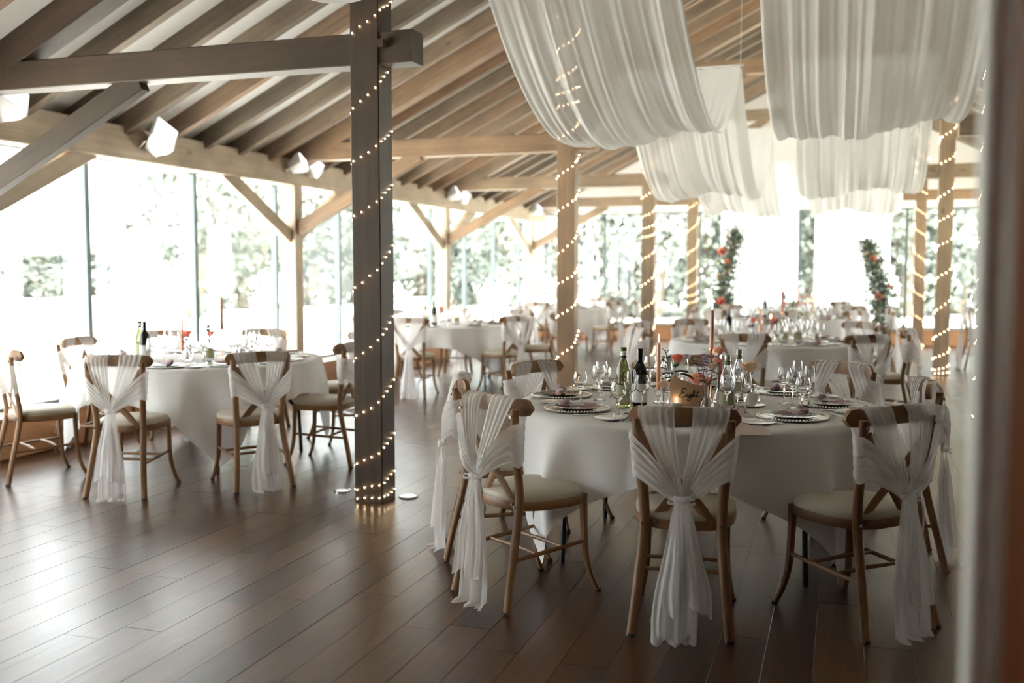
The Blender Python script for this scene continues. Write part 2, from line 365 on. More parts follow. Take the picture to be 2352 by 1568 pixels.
# ------------------------------------------------------------ timber frame
PX,NX,NX2,PX2=-6.07,-2.765,1.3,4.42
ORD=['first','second','third','farthest']
def brace(b,p0,p1,w=.085,h=.145): b.beam(p0,p1,w,h,'oak',seg=5,wob=.002)
for i,f in enumerate(FR):
    OK='shaded_oak' if i==0 else 'oak'
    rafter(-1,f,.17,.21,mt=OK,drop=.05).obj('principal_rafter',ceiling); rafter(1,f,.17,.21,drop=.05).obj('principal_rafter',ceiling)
    # nave posts
    for sx,X in ((0,NX),(1,NX2)):
        sn=('left','right')[sx]
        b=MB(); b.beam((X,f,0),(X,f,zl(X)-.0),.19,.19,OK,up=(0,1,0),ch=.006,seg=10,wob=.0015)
        nm='square oak post of the %s row, %s from the door, wound with fairy lights'%(sn,ORD[i])
        tag(b.obj('timber_post'),nm,'post','oak posts of the hall')
        tx=(-6.1,X+.31) if sx==0 else (X-.31,4.45)
        t=thing('tie_beam','horizontal oak beam through the %s fairy-lit post of the %s row'%(ORD[i],sn),'beam',((tx[0]+tx[1])/2,f,2.68),0,'oak tie beams over the aisles')
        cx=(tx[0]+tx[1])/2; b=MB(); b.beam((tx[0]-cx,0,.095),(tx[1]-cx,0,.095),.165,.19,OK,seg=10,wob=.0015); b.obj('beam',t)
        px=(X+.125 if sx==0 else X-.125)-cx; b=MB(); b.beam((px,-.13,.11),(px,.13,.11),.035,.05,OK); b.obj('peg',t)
    for sx,X in ((0,PX),(1,PX2)):
        sg=1 if sx==0 else -1; sn=('left','right')[sx]; zt=2.41 if sx==0 else 2.33
        t=thing('wall_post','pale oak post with diagonal braces, %s along the %s window wall'%(ORD[i],sn),'post',(X,f,0),0,'braced oak posts against the windows')
        b=MB(); b.beam((0,0,0),(0,0,zt),.19,.17,'pale_oak',up=(0,1,0),seg=6,wob=.001); b.obj('post',t)
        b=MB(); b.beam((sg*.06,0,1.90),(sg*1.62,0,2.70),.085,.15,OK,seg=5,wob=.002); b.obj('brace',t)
        for s2 in (-1,1):
            if f+s2*1.3>Y1: continue
            b=MB(); b.beam((0,s2*.06,1.82),(0,s2*1.36,2.46),.085,.15,'pale_oak',seg=5,wob=.002); b.obj('brace',t)
    t=thing('collar_beam','oak collar beam high in the roof over the %s pair of posts'%ORD[i],'beam',(-.75,f,4.23),0,'collar beams under the ridge')
    b=MB(); b.beam((-1.5,0,.1),(1.5,0,.1),.15,.2,'oak',seg=6,wob=.002); b.obj('beam',t)
    b=MB(); b.beam((-1.95,0,-.72),(-.65,0,.02),.085,.14,'oak'); b.obj('brace',t)
    b=MB(); b.beam((1.98,0,-.72),(.68,0,.02),.085,.14,'oak'); b.obj('brace',t)
# ------------------------------------------------------------ fairy lights
def fairy(X,f,label,z1,rev=1,seed=0):
    random.seed(seed); r=.108; t=thing('fairy_light_string',label,'lights',(X,f,0),0,'fairy lights wound round the posts')
    pts=[]; z=.02; a=0; side=.101
    path=[]
    # square helix: walk round the post with a rising pitch that varies from turn to turn
    cor=[(side,-side),(side,side),(-side,side),(-side,-side)]
    if rev<0: cor=[(-side,-side),(-side,side),(side,side),(side,-side)]
    bulbs=[]; wire=[(cor[3][0],cor[3][1],.02)]; z=.03
    first=True; tn=0; PIT=[.13,.16,.29,.36,.43,.44,.34,.31,.45,.36,.38,.34]
    while z<z1:
        pitch=(.05 if first else PIT[(tn+seed*3-3)%len(PIT)]); first=False; tn+=1
        for q in range(4):
            p=Vector((*cor[q-1],z)); w=.34 if q in (0,1) else .16
            z2=z+pitch*w; e=Vector((*cor[q],z2)); n=4
            for k in range(n):
                tt=(k+.5)/n; c=p.lerp(e,tt); c.z+=random.uniform(-.006,.006)-.008*sin(PI*tt); bulbs.append(c)
                wire.append(tuple(c))
            z=z2; wire.append(tuple(e))
    b=MB(); b.tube(wire,.0012,'cap',n=3); b.obj('wire',t)
    b=MB()
    for c in bulbs:
        b.ball(c*1.0,.0045,'bulb',6,4)
    stuff(b.obj('bulb',t,smooth=180))
for i,f in enumerate(FR):
    fairy(NX,f,'warm fairy lights wound round the %s post of the left row'%ORD[i],4.0,1,i+1)
    fairy(NX2,f,'warm fairy lights wound round the %s post of the right row'%ORD[i],3.9,1 if i!=3 else -1,i+11)
# ------------------------------------------------------------ floodlights, floor uplights
t=thing('floodlight','x','lamp')
b=MB(); b.tube([(0,0,-.10),(0,0,-.07),(0,0,.03),(0,0,.10)],[.075,.085,.13,.14],'white_plastic',n=4,flat=.8,up=(0,1,0)); b.obj('housing',t,smooth=25)
b=MB(); b.tube([(0,0,.099),(0,0,.112),(0,0,.118)],[.125,.12,.10],'lens',n=4,flat=.8,up=(0,1,0)); b.obj('lens',t)
b=MB(); b.tube([(.0,-.11,.0),(0,-.11,-.13),(0,0,-.16),(0,.11,-.13),(0,.11,0)],.006,'white_plastic',n=5); b.beam((0,-.03,-.165),(0,.03,-.165),.03,.01,'white_plastic'); b.obj('bracket',t)
FP=Proto(t)
for (X,Y,Z,sc,rz,lb) in [(-5.86,5.86,2.66,1.2,.3,'white floodlight on the wall plate at the left edge of the picture'),(-5.84,7.56,2.60,1.25,.0,'large white floodlight on the plate over the first left windows'),
    (-5.86,9.98,2.62,.85,.5,'left of two white floodlights over the second wall post'),(-5.86,10.4,2.60,.85,-.5,'right of two white floodlights over the second wall post'),
    (-5.86,14.72,2.62,.85,.5,'left of two white floodlights over the third wall post'),(-5.86,15.2,2.60,.85,-.5,'right of two white floodlights over the third wall post'),
    (-5.86,19.2,2.62,.85,.2,'white floodlight over the farthest wall post by the corner')]:
    o=FP.put((X,Y,Z),(math.radians(18),math.radians(62),rz),lb,'floodlights on the left wall plate'); o.scale=(sc,)*3
t=thing('floor_uplight','x','lamp')
b=MB(); b.lathe([(.062,0),(.062,.006),(.056,.009),(.038,.007),(.036,.004)],'steel',28); b.obj('rim',t)
b=MB(); b.lathe([(.037,.004),(.02,.0065),(0,.007)],'uplight',24); b.obj('lens',t)
UP=Proto(t)
for (X,Y,lb) in [(-3.08,5.76,'round lit uplight set in the floor left of the nearest post'),(-2.6,5.74,'round lit uplight set in the floor right of the nearest post')]: UP.put((X,Y,0),0,lb,'uplights in the floor')
# ------------------------------------------------------------ overhead swags
def swag(xa,xb,ya,yb,za,zb,sag,label,seed):
    random.seed(seed); ph=[(random.uniform(5,9),random.uniform(0,6),.016),(random.uniform(13,18),random.uniform(0,6),.010),(random.uniform(26,34),random.uniform(0,6),.006),(random.uniform(44,52),random.uniform(0,6),.0035)]
    t=thing('ceiling_swag',label,'drape',((xa+xb)/2,(ya+yb)/2,zb),0,'white fabric swags slung under the roof')
    cx,cy=(xa+xb)/2,(ya+yb)/2; b=MB()
    def fn(u,v):
        w=(xb-xa); x=xa+w*u; y=ya+(yb-ya)*v; d=4*v*(1-v)
        s=sag*(1+.05*sin(3*u+seed)+.03*sin(9*u+seed*2)); z=za+(zb-za)*v-s*d
        amp=.22+.62*d
        rip=sum(a*sin(f*2*PI*u/1.6+p+1.2*sin(2.5*v+p)) for f,p,a in ph)*amp
        x+=.5*rip*(1-abs(2*v-1)**2)+.06*sin(PI*v)*(u-.5)
        e=min(u,1-u); z+=.03*math.exp(-e*60)*d
        return (x-cx,y-cy+.4*rip,z-zb+rip)
    b.grid(fn,130,44,'swag'); b.obj('fabric',t,smooth=180)
    b=MB(); b.tube([(xa-cx-.03,yb-cy,.012),(xb-cx+.03,yb-cy,.012)],.010,'white_paint')
    for x in (xa-cx,xb-cx): b.tube([(x,yb-cy,.01),(x,yb-cy,zl(x+cx)-zb)],.0015,'white_paint',n=4)
    b.obj('rod',t)
SW=[(2.0,5.5,3.5,3.55,.86),(5.6,10.12,3.70,3.43,1.08),(10.24,14.72,3.43,3.43,1.12),(14.86,19.3,3.43,3.43,1.1)]
nm=['nearest','second','third','farthest']
for i,(ya,yb,za,zb,sg) in enumerate(SW):
    swag(-2.2,-1.0,ya,yb,za,zb,sg,'%s white fabric swag of the left strip hanging over the middle row'%nm[i],i+1)
    swag(-.5,.8,ya,yb,za,zb,sg,'%s white fabric swag of the right strip hanging over the middle row'%nm[i],i+7)
# backdrop voiles at the far windows
for k,(xa,xb,lb) in enumerate([(-2.3,-.84,'left sheer white backdrop curtain hanging before the far windows'),(-.53,.83,'right sheer white backdrop curtain hanging before the far windows')]):
    t=thing('backdrop_curtain',lb,'curtain',((xa+xb)/2,20.05,0),0,'sheer curtains at the far end'); w=xb-xa; b=MB()
    b.grid(lambda u,v:(-w/2+w*u,.03*sin(u*70+k)+.012*sin(u*173),.02+2.9*v),120,6,'voile'); b.obj('fabric',t,smooth=180)
    b=MB(); b.tube([(-w/2-.05,0,2.93),(w/2+.05,0,2.93)],.015,'white_paint'); b.obj('rod',t)
# ------------------------------------------------------------ chair
def build_chair():
    t=thing('crossback_chair','x','chair')
    for s in (-1,1):
        rows=[(s*.192,-.055,0),(s*.175,-.02,.16),(s*.156,.03,.36),(s*.152,.045,.48),(s*.162,.025,.62),(s*.176,-.0,.78),(s*.182,-.008,.865)]
        pts=[cr(rows,k/14) for k in range(15)]
        b=MB(); b.tube(pts,[.0185+.003*(1-abs(k/14-.45)*1.2) for k in range(15)],'chair_wood',n=10,flat=.85,up=(0,1,0)); 
        b.tube([(s*.18,-.024,.835),(s*.18,-.03,.835)],.007,'screw',n=8); b.tube([(s*.155,.018,.44),(s*.155,.012,.44)],.008,'screw',n=8)
        lg=b.obj('leg',t); b=MB(); b.tube([(s*.192,-.055,-.0),(s*.192,-.055,.012)],.0180,'cap',n=8); b.obj('foot_cap',lg)
        rows=[(s*.165,.40,.45),(s*.168,.402,.32),(s*.172,.41,.18),(s*.186,.43,.08),(s*.202,.465,.0)]
        pts=[cr(rows,k/12) for k in range(13)]
        b=MB(); b.tube(pts,[.020-.007*k/12 for k in range(13)],'chair_wood',n=8,flat=.9,up=(0,1,0)); lg=b.obj('leg',t); b=MB(); b.tube([(s*.202,.465,0),(s*.2,.46,.012)],.0150,'cap',n=8); b.obj('foot_cap',lg)
        b=MB(); rows=[(s*.168,-.012,.81),(s*.10,.01,.70),(-s*.0,.03,.585),(-s*.07,.045,.505),(-s*.115,.05,.435)]
        pts=[cr(rows,k/10) for k in range(11)]; b.tube([(p[0],p[1]+(.005 if s>0 else -.005),p[2]) for p in pts],[.021]*11,'chair_wood',n=8,flat=.30,up=(0,1,0))
        b.tube([(-s*.112,.035,.445),(-s*.112,.03,.445)],.006,'screw',n=8); b.obj('cross_slat',t)
        b=MB(); b.tube([(s*.168,-.0,.215),(s*.172,.20,.225),(s*.171,.405,.235)],[.008,.0105,.008],'chair_wood',n=8); b.obj('stretcher',t)
    b=MB(); b.tube([(-.170,.13,.222),(0,.135,.224),(.170,.13,.222)],[.008,.0105,.008],'chair_wood',n=8); b.obj('stretcher',t)
    b=MB(); b.tube([(-.170,.27,.232),(0,.275,.234),(.170,.27,.232)],[.008,.0105,.008],'chair_wood',n=8); b.obj('stretcher',t)
    # curved crest rail with rounded ears
    b=MB(); mi=b.mi('chair_wood'); n=24; 
    for k in range(n+1):
        x=-.222+.444*k/n; e=abs(x)/.222; hh=.036*(1-max(0,(e-.86)/.14)**2.4*.82); y=.022-.0*e+.045*e*e-.010; zc=.865+.010*(1-e*e)
        for (dy,dz) in ((-.011,-1),(.011,-1),(.013,0),(.010,1),(-.010,1),(-.013,0)): b.v.append(Vector((x,y+dy,zc+dz*hh)))
    for k in range(n):
        for i in range(6):
            j=(i+1)%6; A=k*6; B=A+6; b.face((A+j,A+i,B+i,B+j),[(k*.0185,i*.03),(k*.0185,i*.03),((k+1)*.0185,i*.03),((k+1)*.0185,i*.03)],mi)
    b.face(tuple(range(6)),[(0,0)]*6,mi); b.face(tuple(n*6+i for i in reversed(range(6))),[(0,0)]*6,mi); b.obj('top_rail',t,smooth=50)
    def seatring(z0,z1,gr,mt,dome=0):
        b=MB(); mi=b.mi(mt); n=36; o=[]
        def P(a,g):
            c,s_=cos(a),sin(a); x=.205*g*math.copysign(abs(c)**.72,c); yy=.205*g*math.copysign(abs(s_)**.72,s_); x*=(1-.08*(-yy/.2)) ; return x,yy+.232
        L_=[(1,z0),(1.0,z1)] if not dome else [(gr,z0),(gr+.01,z0+.012),(gr*.985,z0+.024),(gr*.90,z0+.036),(gr*.6,z0+.043),(gr*.2,z0+.045)]
        if not dome: L_=[(gr,z0),(gr+.015,z0+.006),(gr+.015,z1-.006),(gr,z1)]
        for g,z in L_:
            for i in range(n): x,y=P(2*PI*i/n,g); b.v.append(Vector((x,y,z)))
        for k in range(len(L_)-1):
            for i in range(n): j=(i+1)%n; A=k*n; B=A+n; b.face((A+i,A+j,B+j,B+i),[(i*.035,k*.02),((i+1)*.035,k*.02),((i+1)*.035,(k+1)*.02),(i*.035,(k+1)*.02)],mi)
        b.face(tuple(reversed(range(n))),[(0,0)]*n,mi); e=(len(L_)-1)*n; b.face(tuple(e+i for i in range(n)),[(0,0)]*n,mi); return b
    seatring(.415,.455,1.0,'chair_wood').obj('seat_frame',t); seatring(.453,.49,.99,'cushion',1).obj('seat_cushion',t,smooth=60)
    return t
CH=Proto(build_chair())
def build_sash(v):
    random.seed(50+v); t=thing('chair_sash','x','sash'); kx=random.uniform(-.012,.012)
    for s in (-1,1):
        kz=.56
        rows=[(s*.004+kx,-.062,kz+.012, s*.012+kx,-.062,kz-.02),(s*.09,-.075,.70,s*.085,-.075,.585),(s*.185,-.045,.795,s*.17,-.035,.63),(s*.215,.0,.81,s*.195,.01,.615),(s*.19,.045,.825,s*.16,.055,.655),
              (s*.185,.055,.86,s*.09,.05,.78),(s*.18,.052,.895,s*.035,.038,.885),(s*.178,.03,.909,s*.034,.014,.913),(s*.176,-.0,.905,s*.033,-.008,.908),(s*.170,-.024,.865,s*.034,-.03,.87),(s*.118,-.052,.745,s*.018,-.058,.74),(s*.055,-.068,.635,s*.002,-.073,.63),(s*.02+kx,-.066,kz+.01,0+kx,-.068,kz+.01)]
        f1,f2=random.uniform(26,34),random.uniform(60,75); p=random.uniform(0,6)
        def fn(u,vv):
            r=cr(rows,vv); q=Vector(r[:3]).lerp(Vector(r[3:]),u); w=(Vector(r[3:])-Vector(r[:3])).length/.15
            q.y+=(-1 if vv>.6 or vv<.2 else 1)*(.0040*sin(f1*u+p+3*vv)+.0022*sin(f2*u+p))*min(1,w+.25)
            q.z+=.002*sin(f1*u+p); q.x+=s*.002*sin(f2*u+3*vv); return q
        b=MB(); b.grid(fn,28,60,'chiffon'); b.obj('wrap',t,smooth=180)
    # tails
    for q in range(2):
        ph=random.uniform(0,6); wd=random.uniform(.080,.098); off=random.uniform(-.03,.03); zb=.012 if q==0 else random.uniform(.10,.2)
        def fn(u,v,q=q,ph=ph,wd=wd,off=off,zb=zb):
            z=.56-(.56-zb)*v; w=.022+(wd-.022)*(min(1,v*1.15)**.8)
            c=kx+off*v; a=(u-.5)*2; hem=.02*sin(a*4+ph) if q else 0
            fo=.016*sin(a*7+ph+1.5*v)*min(1,v*3)+.007*sin(a*17+ph)*min(1,v*4)
            y=-.066-.03*v-(.018*q)+fo*(.6+.8*v); 
            if q==0 and v>.93: y-=.03*(v-.93)/.07+.02*sin(a*9+ph)*(v-.93)/.07; z=.012+.012*abs(sin(a*8+ph))*(1-v)/.07 if v<.999 else .006
            if q and v>.9: z+=hem*(v-.9)*10
            return (c+a*w*(1+.05*sin(9*v+ph)),y,z)
        b=MB(); b.grid(fn,44,30,'chiffon'); b.obj('tail',t,smooth=180)
    b=MB(); b.tube([(-.03+kx,-.065,0.568),(-.018+kx,-.082,0.562),(0+kx,-.09,0.560),(.018+kx,-.082,0.562),(.03+kx,-.065,0.568)],[.008,.014,.016,.014,.008],'chiffon',n=10)
    for s in (-1,1): b.grid(lambda u,v:(kx+s*(.01+.045*sin(PI*u)*(1 if v<.5 else .8)+.002*v),-.09-.012*sin(PI*u),.56+.028*(u-.5)*2*sin(PI*u)+.01*(v-.5)),10,2,'chiffon')
    b.obj('knot',t,smooth=180)
    b=MB(); x0=kx+random.uniform(-.02,.01); ln=random.uniform(.16,.26)
    for q in range(2): b.grid(lambda u,v:(x0+q*.03+.012*(u-.5)+.02*v*(q-.5)*2+.004*sin(7*v),-.10-.015*v-.006*sin(5*v+q),.555-(ln+q*.05)*v),2,10,'chiffon')
    b.obj('ribbon',t,smooth=180)
    return t
SH=[Proto(build_sash(v)) for v in range(3)]
# ------------------------------------------------------------ tables
t=thing('round_table','x','table')
b=MB(); b.lathe([(0,.725),(.90,.725),(.91,.735),(.91,.748),(.90,.755),(0,.755)],'pale_oak',48); b.obj('tabletop',t)
for sx in (-1,1):
    for sy in (-1,1): b=MB(); b.tube([(sx*.50,sy*.36,.725),(sx*.50,sy*.38,.46),(sx*.57,sy*.46,.32),(sx*.58,sy*.47,0)],.014,'black_metal',n=8); b.obj('leg',t)
TB=Proto(t)
def tablecloth(R,half,seed,ang):
    random.seed(seed); b=MB(); p=[random.uniform(0,6) for _ in range(5)]; nu=288; nv=34
    def fn(u,v):
        th=2*PI*u; c=max(abs(cos(th)),abs(sin(th))); Lr=min(half/c,half*1.40)
        n0=12
        s=R*v*nv/n0 if v*nv<=n0 else R+(Lr-R)*(v*nv-n0)/(nv-n0)
        if s<=R: return (s*cos(th),s*sin(th),.7575)
        d=s-R; k=min(1,d/.25); cn=(1+cos(4*(th-PI/4)))/2
        drop=min(d,.742+.0*k); fold=(sin(14*th+p[0]+.6*sin(3*th+p[1]))*.55+sin(23*th+p[2])*.3+sin(9*th+p[3])*.3)
        r=R+.006+.048*k*fold+.02*cn**3*min(1,d/.5)+.02*k
        z=.7575-(drop**1.0)*(1-.02*k); 
        if d<.02: z=.7575-d*.55; r=R+d*.5
        tw=.03*k*sin(14*th+p[0]+1.5)+.02*cn*sin(d*6+p[4])
        return (r*cos(th+tw),r*sin(th+tw),max(z,.012+.01*abs(fold)))
    b.grid(fn,nu,nv,'tablecloth'); return b
TABLES={}
def add_table(key,x,y,ang,desc,R=.915,half=1.15,seed=1):
    TB.put((x,y,0),ang-.07,'round folding banquet table under the cloth, %s'%desc,'round banquet tables'); 
    o=tablecloth(R,half,seed,ang).obj('tablecloth',None,(x,y,0),ang,smooth=180); tag(o,'white square cloth draped to the floor over %s'%desc,'tablecloth','white tablecloths')
    TABLES[key]=(x,y,desc)
add_table('A',-.71,5.14,math.radians(4),'the foreground table',seed=3)
add_table('B',-4.72,6.56,math.radians(-4),'the nearest left table',seed=5)
add_table('C',-4.8,11.65,math.radians(20),'the second left table',seed=7)
add_table('D',-4.85,17.3,math.radians(10),'the farthest left table',seed=8)
add_table('E',-.70,9.95,math.radians(30),'the second middle table',seed=9,half=1.1)
add_table('F',-.70,14.7,math.radians(12),'the third middle table',seed=10)
add_table('G',-.70,18.5,math.radians(50),'the backdrop table',seed=11)
add_table('H',3.0,15.9,math.radians(25),'the right aisle table',seed=12)
def seat_name(a):
    a=math.degrees(a)%360
    return ['right','far right','farthest','far left','left','near left','nearest','near right'][int(((a+22.5)%360)//45)]
SN=[0]; USED=set(); OCT=['right','far right','farthest','far left','left','near left','nearest','near right']
def uname(key,kind,deg):
    o=sorted(range(8),key=lambda k:abs((deg-45*k+180)%360-180))
    for k in o:
        if (key,kind,k) not in USED: USED.add((key,kind,k)); return OCT[k]
    return OCT[o[0]]
def chair_at(key,x,y,desc=None,rz=None,sash=None):
    tx,ty,td=TABLES[key]; a=math.atan2(y-ty,x-tx)
    if rz is None: rz=math.atan2(ty-y,tx-x)-PI/2
    desc=uname(key,'chair',math.degrees(a))
    CH.put((x,y,0),rz,'oak crossback chair with cream pad, %s seat of %s'%(desc,td),'crossback chairs with white sashes')
    SN[0]+=1; k=SN[0]%3 if sash is None else sash
    SH[k].put((x,y,0),rz,'white chiffon sash knotted on the %s chair of %s'%(desc,td),'white chair sashes')
def ring(key,angs,r=1.27):
    tx,ty,_=TABLES[key]
    for a in angs: chair_at(key,tx+r*cos(math.radians(a)),ty+r*sin(math.radians(a)))
for (x,y,rz,sh) in [(-1.44,4.03,None,1),(-1.86,4.72,None,0),(-1.75,5.62,None,2),(-.87,6.33,None,1),(.03,6.12,None,0),(.42,5.28,None,2),(.215,4.19,None,1),(-.58,3.88,None,0)]: chair_at('A',x,y,None,rz,sh)
for (x,y) in [(-5.42,5.33),(-4.35,5.15),(-3.62,5.66),(-3.45,6.64),(-3.9,7.75),(-5.0,7.9),(-5.78,7.45),(-5.82,6.42)]: chair_at('B',x,y)
for (x,y) in [(-4.62,10.25),(-3.6,11.0),(-3.45,12.1),(-4.1,12.85),(-5.1,12.95),(-5.8,12.2),(-5.8,11.2)]: chair_at('C',x,y)
for (x,y) in [(-4.85,15.9),(-3.6,16.5),(-3.5,17.6),(-4.4,18.65)]: chair_at('D',x,y)
for (x,y) in [(-.78,8.53),(.23,8.75),(.60,9.7),(.2,10.9),(-.7,11.35),(-1.6,10.95),(-2.0,10.2),(-1.82,9.15)]: chair_at('E',x,y)
for (x,y) in [(-.7,13.3),(.2,13.85),(.65,14.8),(.2,15.7),(-.7,16.1),(-1.65,15.6),(-2.05,14.7),(-1.65,13.7)]: chair_at('F',x,y)
for (x,y) in [(-.7,17.15),(.0,17.75),(.6,18.6),(-2.0,18.6)]: chair_at('G',x,y)
chair_at('H',1.72,15.75); chair_at('H',2.3,14.75); chair_at('H',3.1,14.55)
# ------------------------------------------------------------ tableware prototypes (local origin on the surface they stand on)
def proto(name,cat,parts):
    t=thing(name,'x',cat)
    for pn,b,sm in parts: b.obj(pn,t,smooth=sm)
    return Proto(t)
b=MB(); b.lathe([(0,.004),(.10,.004),(.125,.007),(.155,.011),(.157,.013),(.125,.010),(.10,.0065),(0,.0065)],'charger_metal',40); b2=MB()
for i in range(64): a=2*PI*i/64; b2.ball((.160*cos(a),.160*sin(a),.013),.0062,'silver',6,4)
charger=proto('charger_plate','plate',[('plate',b,40),('beading',b2,180)]); stuff(charger.r.children[1])
b=MB(); b.lathe([(0,.0),(.07,.0),(.085,.004),(.118,.012),(.120,.014),(.084,.0065),(.07,.0025),(0,.0025)],'smoke_glass',36); dplate=proto('glass_plate','plate',[('plate',b,40)])
def napk():
    random.seed(3); b=MB()
    b.grid(lambda u,v:((-.09+.15*v)+.004*sin(9*u),(u-.5)*(.05+.03*sin(PI*v)),.018+.010*sin(PI*u)+.004*sin(u*17+v*5)),16,14,'napkin')
    b.grid(lambda u,v:((-.03+.12*v),(u-.5)*(.07-.03*v),.022+.010*sin(PI*u)),10,8,'gauze')
    b3=MB()
    for k in range(5):
        a=k*1.3; b3.tube([(.062+.018*cos(a+q*.9),.016*sin(a+q*.9),.022+.003*k+.006*sin(q*1.1+k)) for q in range(6)],[.006,.012,.014,.014,.011,.005],'napkin',n=7)
    return proto('napkin','napkin',[('cloth',b,180),('knot',b3,180)])
napkin=napk()
def glass(h,bowl,foot=.034,rim=None,bh=None):
    rim=rim or bowl*.78; bh=bh or h*.5; zs=h-bh
    out=[(0,0),(foot,0),(foot,.0025),(foot*.35,.006),(.0045,.014),(.004,zs*.6),(.0055,zs-.008),(bowl*.45,zs+.004),(bowl*.88,zs+bh*.2),(bowl,zs+bh*.42),(bowl*.95,zs+bh*.7),(rim,h)]
    inn=[(rim-.0012,h),(bowl*.95-.0015,zs+bh*.7),(bowl-.0015,zs+bh*.42),(bowl*.88-.0018,zs+bh*.2+.002),(bowl*.45-.001,zs+.008),(0,zs+.005)]
    b=MB(); b.lathe(out+inn,'crystal',20); return b
def gl(name,*a,**k): return proto(name,'glass',[('bowl_and_stem',glass(*a,**k),60)])
wine=gl('wine_glass',.185,.037,bh=.085); water=gl('goblet',.165,.038,bh=.085); flute=gl('champagne_flute',.205,.027,bh=.105,rim=.022)
b=MB(); b.lathe([(0,0),(.045,0),(.05,.004),(.073,.010),(.074,.0125),(.048,.0075),(0,.005)],'china',32); sidep=proto('side_plate','plate',[('plate',b,40)])
def cut(kind):
    b=MB()
    if kind=='knife': b.tube([(0,-.10,.004),(0,-.02,.004),(0,-.01,.004)],[.006,.005,.004],'steel',n=8,flat=.5,up=(0,0,1)); b.beam((0,-.01,.003),(0,.10,.003),.013,.0016,'steel'); return proto('knife','cutlery',[('blade_and_handle',b,40)])
    b.tube([(0,-.10,.004),(0,-.03,.004),(0,.035,.004),(0,.05,.003)],[.005,.0035,.003,.009],'steel',n=8,flat=.4,up=(0,0,1))
    for k in range(4): b.tube([((k-1.5)*.005,.045,.004),((k-1.5)*.005,.07,.002),((k-1.5)*.005,.095,.005)],.0014,'steel',n=4)
    return proto('fork','cutlery',[('handle_and_tines',b,40)])
knife,fork=cut('knife'),cut('fork')
TZ=.7585
def setting(key,a,r=.70,full=2,glasses=True,desc=None):
    tx,ty,td=TABLES[key]; sn=uname(key,'set',a); a=math.radians(a)
    ca_,sa=cos(a),sin(a); rz=a+PI/2
    def P(rr,off,z=TZ): return (tx+rr*ca_-off*sa,ty+rr*sa+off*ca_,z)   # off>0: to the sitter's right
    charger.put(P(r,0,TZ-.003),rz,'silver beaded charger plate at the %s place of %s'%(sn,td),'beaded charger plates')
    dplate.put(P(r,0,TZ+.0045),rz,'smoked glass dinner plate at the %s place of %s'%(sn,td),'smoked glass plates')
    napkin.put(P(r,0,TZ+.0045),rz+.5+a,'knotted mauve napkin on the %s plate of %s'%(sn,td),'mauve napkins')
    if full>=2:
        sidep.put(P(r+.02,-.26,TZ-.001),rz,'small white side plate at the %s place of %s'%(sn,td),'white side plates')
        knife.put(P(r,.185,TZ),rz,'steel dinner knife at the %s place of %s'%(sn,td),'steel dinner knives')
        fork.put(P(r,-.175,TZ),rz,'steel dinner fork at the %s place of %s'%(sn,td),'steel dinner forks')
    if full>=3:
        knife.put(P(r+.02,-.245,TZ+.010),rz+.25,'butter knife lying on the side plate, %s place of %s'%(sn,td),'butter knives')
        fork.put(P(r,-.196,TZ),rz,'steel starter fork at the %s place of %s'%(sn,td),'steel starter forks')
    if glasses:
        wine.put(P(r-.24,.10),0,'tall clear wine glass at the %s place of %s'%(sn,td),'clear wine glasses')
        water.put(P(r-.20,.19),0,'short clear goblet at the %s place of %s'%(sn,td),'clear goblets')
        if full>=1: flute.put(P(r-.30,.17),0,'champagne flute at the %s place of %s'%(sn,td),'champagne flutes')
for (a,r,n,g) in [(174,.74,'left',False),(-142,.66,'near left',False),(-93,.66,'nearest',False),(-36,.62,'near right',False),(12,.69,'right',False),(56,.72,'far right',True),(95,.74,'farthest',True),(136,.76,'far left',False)]: setting('A',a,r,3,g,n)
for (p,x,y,lb) in [(water,-1.274,4.96,'goblet nearest the camera in the glass cluster left of the wine bottles'),(wine,-1.215,5.12,'tall wine glass in the middle of the cluster left of the wine bottles'),(wine,-1.25,5.33,'wine glass at the back of the cluster left of the wine bottles'),(water,-1.16,5.25,'squat goblet on the right of the cluster left of the wine bottles'),
    (wine,-1.056,5.744,'wine glass standing behind the red wine bottle'),(water,-.98,5.66,'goblet standing behind the red wine bottle'),
    (water,-.991,4.576,'goblet before the white wine bottle, leftmost of three'),(flute,-.95,4.678,'champagne flute before the two wine bottles'),(wine,-.905,4.71,'wine glass before the red wine bottle'),
    (wine,-.513,4.80,'wine glass before the front water bottle'),(water,-.470,4.895,'goblet between front water bottle and flute'),(flute,-.425,4.80,'champagne flute right of the front water bottle'),
    (wine,-.275,5.293,'leftmost wine glass of the cluster behind the near right plate'),(flute,-.22,5.50,'champagne flute at the back of the cluster behind the near right plate'),(wine,-.225,5.12,'front wine glass of the cluster behind the near right plate'),(flute,-.15,5.21,'rightmost champagne flute of the cluster behind the near right plate'),(water,-.175,5.03,'squat goblet of the cluster behind the near right plate')]:
    p.put((x,y,TZ),0,lb)
for a in (-118,-75,-38,4,50,97,140,186): setting('B',a,.68,2)
for a in (-84,-32,22,68,105,150,200,240): setting('C',a,.68,1)
for a in (-90,-40,12,70,120,170,215): setting('D',a,.68,0)
for a in (-92,-50,-10,42,90,132,165,214): setting('E',a,.68,2 if a in(-92,-50,-10,214) else 1)
for a in (-90,-45,0,45,90,135,180,225): setting('F',a,.68,1)
for a in (-90,-40,10,170,220): setting('G',a,.68,0)
for a in (182,235,270): setting('H',a,.68,0)
